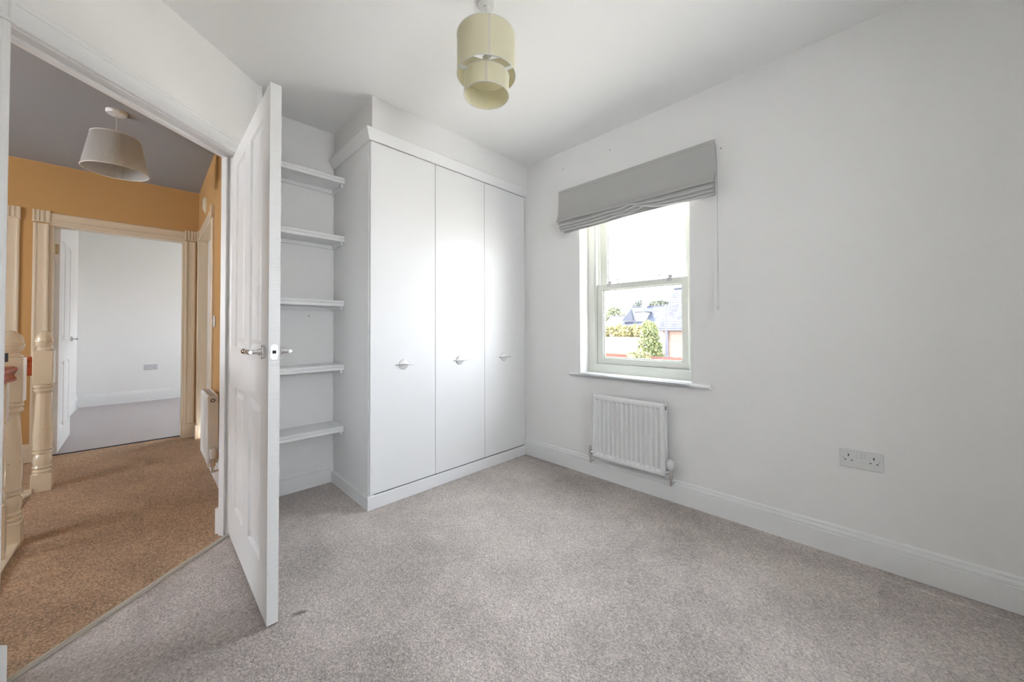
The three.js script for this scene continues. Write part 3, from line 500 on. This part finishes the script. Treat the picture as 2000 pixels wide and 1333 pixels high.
// landing pendant, switch and alarm sounder
{
  const g = thing('pendant_light', 'grey white pleated drum pendant light hanging from the landing ceiling', 'lamp', [-.149, 0, -3.453]);
  part('ceiling_rose', lathe([[0, H - .026], [.012, H - .026], [.045, H - .020], [.050, H - .012], [.050, H], [0, H]], 32), M.plastic, g);
  part('cord', cyl(.0028, V3(0, 2.28, 0), V3(0, H - .024, 0), 8), M.flex, g);
  part('lamp_holder', lathe([[0, 2.20], [.016, 2.20], [.016, 2.25], [.009, 2.28], [0, 2.285]], 18), M.plastic, g);
  const n = 280, p = [], idx = [], R0 = .152, R1 = .114, Y0 = 2.105, Y1 = 2.325;
  for (const [r, y] of [[R0, Y0], [R1, Y1]]) for (let k = 0; k < n; k++) { const a = k / n * Math.PI * 2, q = r + (k % 2 ? .0011 : -.0011); p.push(q * Math.sin(a), y, q * Math.cos(a)); }
  for (let k = 0; k < n; k++) { const a = k, b = (k + 1) % n; idx.push(a, b, b + n, a, b + n, a + n); }
  const s = new THREE.BufferGeometry(); s.setAttribute('position', new THREE.Float32BufferAttribute(p, 3)); s.setIndex(idx); const sn = s.toNonIndexed(); sn.computeVertexNormals();
  const sh = part('lamp_shade', sn, M.pleat, g);
  parts('rim', [new THREE.TorusGeometry(R0, .0032, 8, 72).rotateX(Math.PI / 2).translate(0, Y0, 0), new THREE.TorusGeometry(R1, .0025, 8, 72).rotateX(Math.PI / 2).translate(0, Y1, 0)], M.shadeRim, sh);
  const arms = []; for (let k = 0; k < 3; k++) { const a = .3 + k * Math.PI * 2 / 3; arms.push(cyl(.0016, V3(0, 2.255, 0), V3(Math.sin(a) * R1, Y1, Math.cos(a) * R1), 6)); } parts('fitter_arm', arms, M.shadeRim, g);
}
{
  const g = thing('light_switch', 'chrome and white light switch on the orange landing wall', 'switch', [HR, 1.145, -3.62], -Math.PI / 2);
  part('face_plate', box(-.043, .043, -.043, .043, 0, .008, .003, 2), M.steel, g); for (const s of [-1, 1]) part('rocker', box(s * .012 - .008, s * .012 + .008, -.014, .014, .006, .0125, .002), M.plastic, g);
  const a = thing('door_chime_sensor', 'small oval cream sensor high on the landing wall above the side door', 'sensor', [HR, 2.215, -4.27], -Math.PI / 2);
  part('casing', new THREE.SphereGeometry(1, 24, 14, 0, Math.PI * 2, 0, Math.PI / 2).rotateX(Math.PI / 2).scale(.038, .075, .030), M.cream, a); part('slot', box(-.008, .008, -.02, .03, .024, .0305, .002), M.dark, a);
}

// ---------------------------------------------------------------- far room
struct(mesh('floor_far_room', slab([[FL - .1, FR - .0], [W + .02, FR - .0], [W + .02, FZ - .1], [FL - .1, FZ - .1]], 0, .25), M.farCarpet), 'grey taupe carpet of the far room');
struct(mesh('ceiling_far_room', slab([[FL - .2, FR + .12], [W + .3, FR + .12], [W + .3, FZ - .2], [FL - .2, FZ - .2]], H + .2, .2), M.ceiling), 'white ceiling of the far room');
wallAt('wall_far_room_back', [0, 0, FZ], 0, rect(FL - .1, W + .3, -.25, H + .02), [], .2, M.wall, 'white back wall of the far room');
wallAt('wall_far_room_left', [FL, 0, 0], Math.PI / 2, rect(-FR - .03, -FZ + .1, -.25, H + .02), [], .15, M.wall, 'white left wall of the far room');
wallAt('wall_far_room_front', [0, 0, FR], Math.PI, rect(-W - .3, -FL + .1, -.25, H + .02), [[[-FO[1] - .02, -.2499], [-FO[0] + .02, -.2499], [-FO[0] + .02, 1.995], [-FO[1] - .02, 1.995]]], .055, M.wall, 'white doorway wall of the far room');
wallAt('wall_far_room_right', [W, 0, 0], -Math.PI / 2, rect(FZ - .2, ZB - .09, -.25, H + .02), [rect(-7.1, -6.0, .80, 2.0)], .30, M.wall, 'white window wall of the far room');
plainWindow('window_4', 'window of the far room', [W + .1, 0, 0], -Math.PI / 2, -7.1, -6.0, .80, 2.0);
skirting('baseboard_far_room', [0, 0, FZ], 0, FL, W, M.trim, 'white skirting board along the back of the far room', .17);
skirting('baseboard_far_room', [FL, 0, 0], Math.PI / 2, -FR + .02, -FZ, M.trim, 'white skirting board along the left of the far room', .17);
struct(mesh('threshold_far_room', box(FO[0], FO[1], -.002, .005, FR - .02, FR + .012, .002), M.dark), 'dark carpet joint under the far door');
{
  const d = setting('door_2', 'open white four-panel door of the far room', [-.540, .012, FR - .004], Math.PI / 2 + .012);
  panelDoor(d, .86, 1.965, .038, M.door);
  const hp = part('hinge', [box(-.0015, .0005, 1.735, 1.825, -.034, -.006, .0005)], M.brass, d, 'brass hinge'); parts('screw', [1.75, 1.81].map((y) => cyl(.003, V3(-.0022, y, -.020), V3(-.001, y, -.020), 8)), M.dark, hp);
}
socket('double_socket', 'grey steel double power socket on the far room back wall', [.052, .518, FZ], 0, M.greyPlastic, .150, .084);

// ---------------------------------------------------------------- outside
const O = {
  ground: std(0.50, 0.48, 0.44, .95), brick: null, slate: std(0.085, 0.092, 0.115, .7), slate2: std(0.03, 0.034, 0.045, .7), render: std(0.12, 0.115, 0.105, .9), white: std(0.30, 0.30, 0.29, .8),
  redBrick: std(0.09, 0.035, 0.027, .9), fence: std(0.06, 0.03, 0.025, .9), iron: std(0.05, 0.05, 0.06, .5), pane: std(0.10, 0.11, 0.12, .1), leaf: null, bark: std(.07, .055, .04, .9), terracotta: std(.28, .13, .09, .9),
};
const brickMap = dataTex(512, 512, (u, v) => { const row = v * 14, r = Math.floor(row), col = u * 9 + (r % 2) * .5, c = Math.floor(col), fx = col - c, fy = row - r, m = fx < .05 || fy < .14, t = NT[(c * 7 + r * 31) & 65535]; return m ? [104, 99, 94] : [92 + 22 * t, 74 + 13 * t, 68 + 10 * t]; }, true);
brickMap.repeat.set(1 / 2.0, 1 / 1.05);
O.brick = std(1, 1, 1, .9, { map: brickMap });
const slateMap = dataTex(256, 256, (u, v) => { const row = v * 12, r = Math.floor(row), c = Math.floor(u * 10 + (r % 2) * .5), e = row - r < .16 ? .62 : 1, t = NT[(c * 13 + r * 57) & 65535], k = e * (.85 + .3 * t); return [46 * k, 49 * k, 59 * k]; }, true);
slateMap.repeat.set(1 / 3.0, 1 / 2.4);
O.slate = std(1, 1, 1, .75, { map: slateMap });
for (const m of Object.values(O)) if (m) m.specularIntensity = 0.25;
const GY = -2.75;
struct(mesh('ground', slab([[W + .3, -90], [140, -90], [140, 60], [W + .3, 60]], GY, .2), O.ground), 'garden ground below the window');
// a pitched house, ridge along z: walls, two roof slopes, gutter
function house(name, label, x0, x1, z0, z1, eave, ridge, wallMat, roofMat) {
  const g = thing(name, label, 'house'), xm = (x0 + x1) / 2, o = .12;
  part('wall', (() => { const s = new THREE.Shape([V2(x0, GY), V2(x1, GY), V2(x1, eave), V2(xm, ridge - .1), V2(x0, eave)]); const e = new THREE.ExtrudeGeometry(s, { depth: z1 - z0, bevelEnabled: false }).translate(0, 0, z0); const P = e.attributes.position, U = e.attributes.uv, N = e.attributes.normal; for (let i = 0; i < P.count; i++) U.setXY(i, Math.abs(N.getX(i)) > .5 ? P.getZ(i) : P.getX(i), P.getY(i)); return e; })(), wallMat, g);
  const slope = (xa, ya, xb, yb) => { const th = .10, l = Math.hypot(xb - xa, yb - ya), e = new THREE.BoxGeometry(l, th, z1 - z0 + 2 * o); const P = e.attributes.position, U = e.attributes.uv; for (let i = 0; i < P.count; i++) U.setXY(i, P.getZ(i), P.getX(i)); return e.rotateZ(Math.atan2(yb - ya, xb - xa)).translate((xa + xb) / 2, (ya + yb) / 2, (z0 + z1) / 2); };
  const k = (ridge - eave) / (xm - x0);
  part('roof', slope(x0 - .25, eave - .25 * k + .06, xm, ridge), roofMat, g); part('roof', slope(xm, ridge, x1 + .25, eave - .25 * k + .06), roofMat, g);
  part('ridge_tile', box(xm - .12, xm + .12, ridge - .02, ridge + .10, z0 - o, z1 + o, .04), O.slate2, g);
  part('gutter', cyl(.07, V3(x0 - .27, eave - .25 * k, z0 - o), V3(x0 - .27, eave - .25 * k, z1 + o), 8), O.iron, g);
  parts('verge_board', [-1, 1].map((s) => { const z = s < 0 ? z0 - o - .02 : z1 + o; const e = slope(x0 - .25, eave - .25 * k - .04, xm, ridge - .1); return e.scale(1, 1, .02 / (z1 - z0 + 2 * o)).translate(0, 0, z + .01 - (z0 + z1) / 2 * .02 / (z1 - z0 + 2 * o)); }), O.white, g);
  return g;
}
const hA = house('brick_house', 'pale brick house with slate roof close by on the right', 21, 25.2, -8.62, -1.5, 1.30, 3.55, O.brick, O.slate);
part('downpipe', [cyl(.05, V3(20.9, GY, -8.30), V3(20.9, 1.1, -8.30), 8)], O.iron, hA);
const hB = house('terraced_house', 'slate-roofed terraced house with a white dormer beyond the trees', 42, 48, -22.4, -14, 1.45, 3.95, O.render, O.slate);
{
  const dm = part('dormer', [box(42.6, 44.6, 1.9, 3.15, -20.7, -19.55)], O.white, hB);
  const rf = (() => { const s = new THREE.Shape([V2(-21.05, 3.05), V2(-20.12, 3.75), V2(-19.2, 3.05)]); return new THREE.ExtrudeGeometry(s, { depth: 2.6, bevelEnabled: false }).rotateY(Math.PI / 2).scale(1, 1, -1).translate(0, 0, 0); })();
  const P = rf.attributes.position; for (let i = 0; i < P.count; i++) { /* shape x -> world z, depth -> world x */ } 
  part('dormer_window', box(42.55, 42.62, 2.15, 2.95, -20.4, -19.85), O.pane, dm);
  part('dormer_roof', [box(42.4, 44.9, 3.13, 3.28, -20.85, -19.4, .04)], O.slate2, dm);
  const gb = part('gable', (() => { const s = new THREE.Shape([V2(22.4, 1.6), V2(20.9, 1.6), V2(21.2, 3.0)]); const e = new THREE.ExtrudeGeometry(s, { depth: .4, bevelEnabled: false }); return e.applyMatrix4(new THREE.Matrix4().makeBasis(V3(0, 0, -1), V3(0, 1, 0), V3(1, 0, 0))).translate(42.1, .55, 0); })(), O.slate2, hB);
  const ch = part('chimney', box(44.6, 45.4, 3.4, 4.75, -20.95, -20.35, .03), O.white, hB); part('chimney_pot', lathe([[.13, 4.7], [.11, 5.25], [.14, 5.3], [.14, 5.36], [0, 5.36]], 12).translate(45, 0, -20.6), O.terracotta, ch);
  for (const z of [-15.6, -17.2]) part('roof_light', box(-.4, .4, -.03, .03, -.28, .28).rotateZ(Math.atan2(2.5, 3)).translate(43.6, 2.86, z), O.pane, hB);
}
const hC = house('terraced_house', 'lower slate-roofed terraced house with two roof lights at the far left', 47, 53, -28.2, -22.9, 1.32, 3.05, O.render, O.slate);
for (const z of [-26.9, -25.9]) part('roof_light', box(-.35, .35, -.03, .03, -.25, .25).rotateZ(Math.atan2(1.73, 3)).translate(48.6, 2.32, z), O.pane, hC);
house('rendered_house', 'white rendered house just showing at the left edge of the pane', 16.6, 21.4, -19.5, -12.85, 2.2, 4.6, O.white, O.slate2);
// garden walls, fence, garage, lamp posts
tag(mesh('garage', [box(24, 28, GY, .34, -16.0, -11.55), box(23.85, 28.15, .30, .42, -16.1, -11.45, .03)], O.white), 'low flat-roofed white garage behind the bush', 'garage');
tag(mesh('garden_wall', [box(13.9, 14.12, GY, .02, -9.6, -6.95), box(13.85, 14.17, .0, .07, -9.65, -6.93, .02)], O.redBrick), 'red brick garden wall below the garage', 'wall');
{ const f = thing('garden_fence', 'brown boarded garden fence beside the conifer', 'fence'); for (let k = 0; k < 14; k++) part('board', box(13.98, 14.0, GY, .01 + .01 * (k % 2), -6.55 + k * .15, -6.41 + k * .15), O.fence, f); part('rail', box(14.0, 14.05, -.20, -.12, -6.55, -4.4), O.fence, f); }
{ const p = thing('lamp_post', 'tall dark post in front of the brick house', 'post', [15, 0, -6.02]); part('pole', lathe([[.075, GY], [.06, GY + .6], [.035, 1.98], [.045, 2.0], [.03, 2.05], [0, 2.06]], 12), O.iron, p); part('collar', lathe([[.05, -.08], [.06, -.06], [.06, .0], [.05, .02]], 12), O.iron, p); }
{ const p = thing('lamp_post', 'short distant dark post in front of the far roofs', 'post', [30, 0, -15.43]); part('pole', lathe([[.08, GY], [.06, GY + .8], [.05, 1.44], [.07, 1.45], [.05, 1.5], [0, 1.51]], 10), O.iron, p); part('collar', lathe([[.06, .5], [.08, .52], [.08, .58], [.06, .6]], 10), O.iron, p); }
// trees: a crown of many small leaves on branches
const leafGeo = (() => { const g = new THREE.BufferGeometry(); g.setAttribute('position', new THREE.Float32BufferAttribute([0, 0, 0, .5, .45, .08, 0, 1, 0, -.5, .45, .08], 3)); g.setIndex([0, 1, 2, 0, 2, 3]); g.computeVertexNormals(); return g; })();
const leafMat = std(1, 1, 1, .7, { transmission: .3, thickness: 0, side: THREE.DoubleSide });
function tree(name, label, cat, [x, y, z], blobs, leaf, n, tint, trunk = true) {
  const g = thing(name, label, cat, [x, GY, z]);
  if (trunk) part('trunk', [cyl(.16, V3(0, 0, 0), V3(0, y - GY, 0), 8), ...blobs.slice(0, 8).map((b) => cyl(.05, V3(0, Math.max(.4, b[1] - GY - b[3] * 1.2), 0), V3(b[0], b[1] - GY, b[2]), 6))], O.bark, g);
  const im = new THREE.InstancedMesh(leafGeo, leafMat, n), m = new THREE.Matrix4(), q = new THREE.Quaternion(), e = new THREE.Euler(), c = new THREE.Color(); im.name = trunk ? 'crown' : 'foliage'; im.castShadow = im.receiveShadow = true;
  for (let i = 0; i < n; i++) {
    const b = blobs[Math.floor(rnd() * blobs.length)], th = rnd() * 6.283, ph = Math.acos(2 * rnd() - 1), r = b[3] * Math.cbrt(.35 + .65 * rnd());
    e.set(rnd() * 6.28, rnd() * 6.28, rnd() * 6.28); q.setFromEuler(e); const s = leaf * (.6 + .8 * rnd());
    m.compose(V3(b[0] + r * Math.sin(ph) * Math.cos(th), b[1] - GY + r * Math.cos(ph) * (b[4] ?? 1), b[2] + r * Math.sin(ph) * Math.sin(th)), q, V3(s, s, s)); im.setMatrixAt(i, m);
    const t = .7 + .6 * rnd(); c.setRGB(tint[0] * t * (.9 + .3 * rnd()), tint[1] * t, tint[2] * t); im.setColorAt(i, c);
  }
  im.userData.kind = 'stuff'; g.add(im); return g;
}
{
  const cone = []; for (let k = 0; k < 34; k++) { const f = k / 34, r = .60 * (1 - f * .80) , a = k * 2.4; cone.push([r * .72 * Math.cos(a), -.75 + f * 2.05, r * .72 * Math.sin(a), .20 + .12 * (1 - f)]); }
  tree('conifer', 'bright green bushy conifer in the middle of the garden', 'tree', [16, .6, -7.17], cone, .105, 5200, [.075, .092, .022]);
  const ball = (n, rx, ry, rz, cy, rr) => { const o = []; for (let k = 0; k < n; k++) { const a = k * 2.399, f = (k + .5) / n, h = 1 - 2 * f, q = Math.sqrt(1 - h * h); o.push([rx * q * Math.cos(a), cy + ry * h, rz * q * Math.sin(a), rr * (.7 + .6 * rnd())]); } return o; };
  tree('shrub', 'yellow green shrub in front of the red garden wall', 'shrub', [13.3, 0, -6.42], ball(10, .28, .22, .30, -.02, .12), .07, 1300, [.095, .10, .035], false);
  tree('hedge', 'yellow leafy hedge above the white garage', 'hedge', [29.5, 0, -16.0], ball(26, .6, .45, 2.3, .72, .35), .17, 3200, [.12, .112, .034], false);
  tree('broadleaf_tree', 'loose pale green tree at the far left of the view', 'tree', [60, 3.0, -33.6], ball(16, 1.2, 1.9, 1.6, 2.9, .75), .30, 2600, [.062, .078, .035]);
  tree('broadleaf_tree', 'dark green tree rising behind the terraced house, left of the chimney', 'tree', [62, 4.4, -29.5], [...ball(12, .9, .8, 1.2, 4.5, .6), ...ball(6, .4, .4, .5, 5.5, .5)], .30, 2200, [.022, .034, .026]);
  tree('broadleaf_tree', 'round topped tree rising behind the terraced house, right of the chimney', 'tree', [62, 4.9, -25.8], ball(16, .9, .55, 1.5, 5.0, .55), .30, 2400, [.038, .047, .028]);
}
scene.updateMatrixWorld(true);
renderer.render(scene, camera);
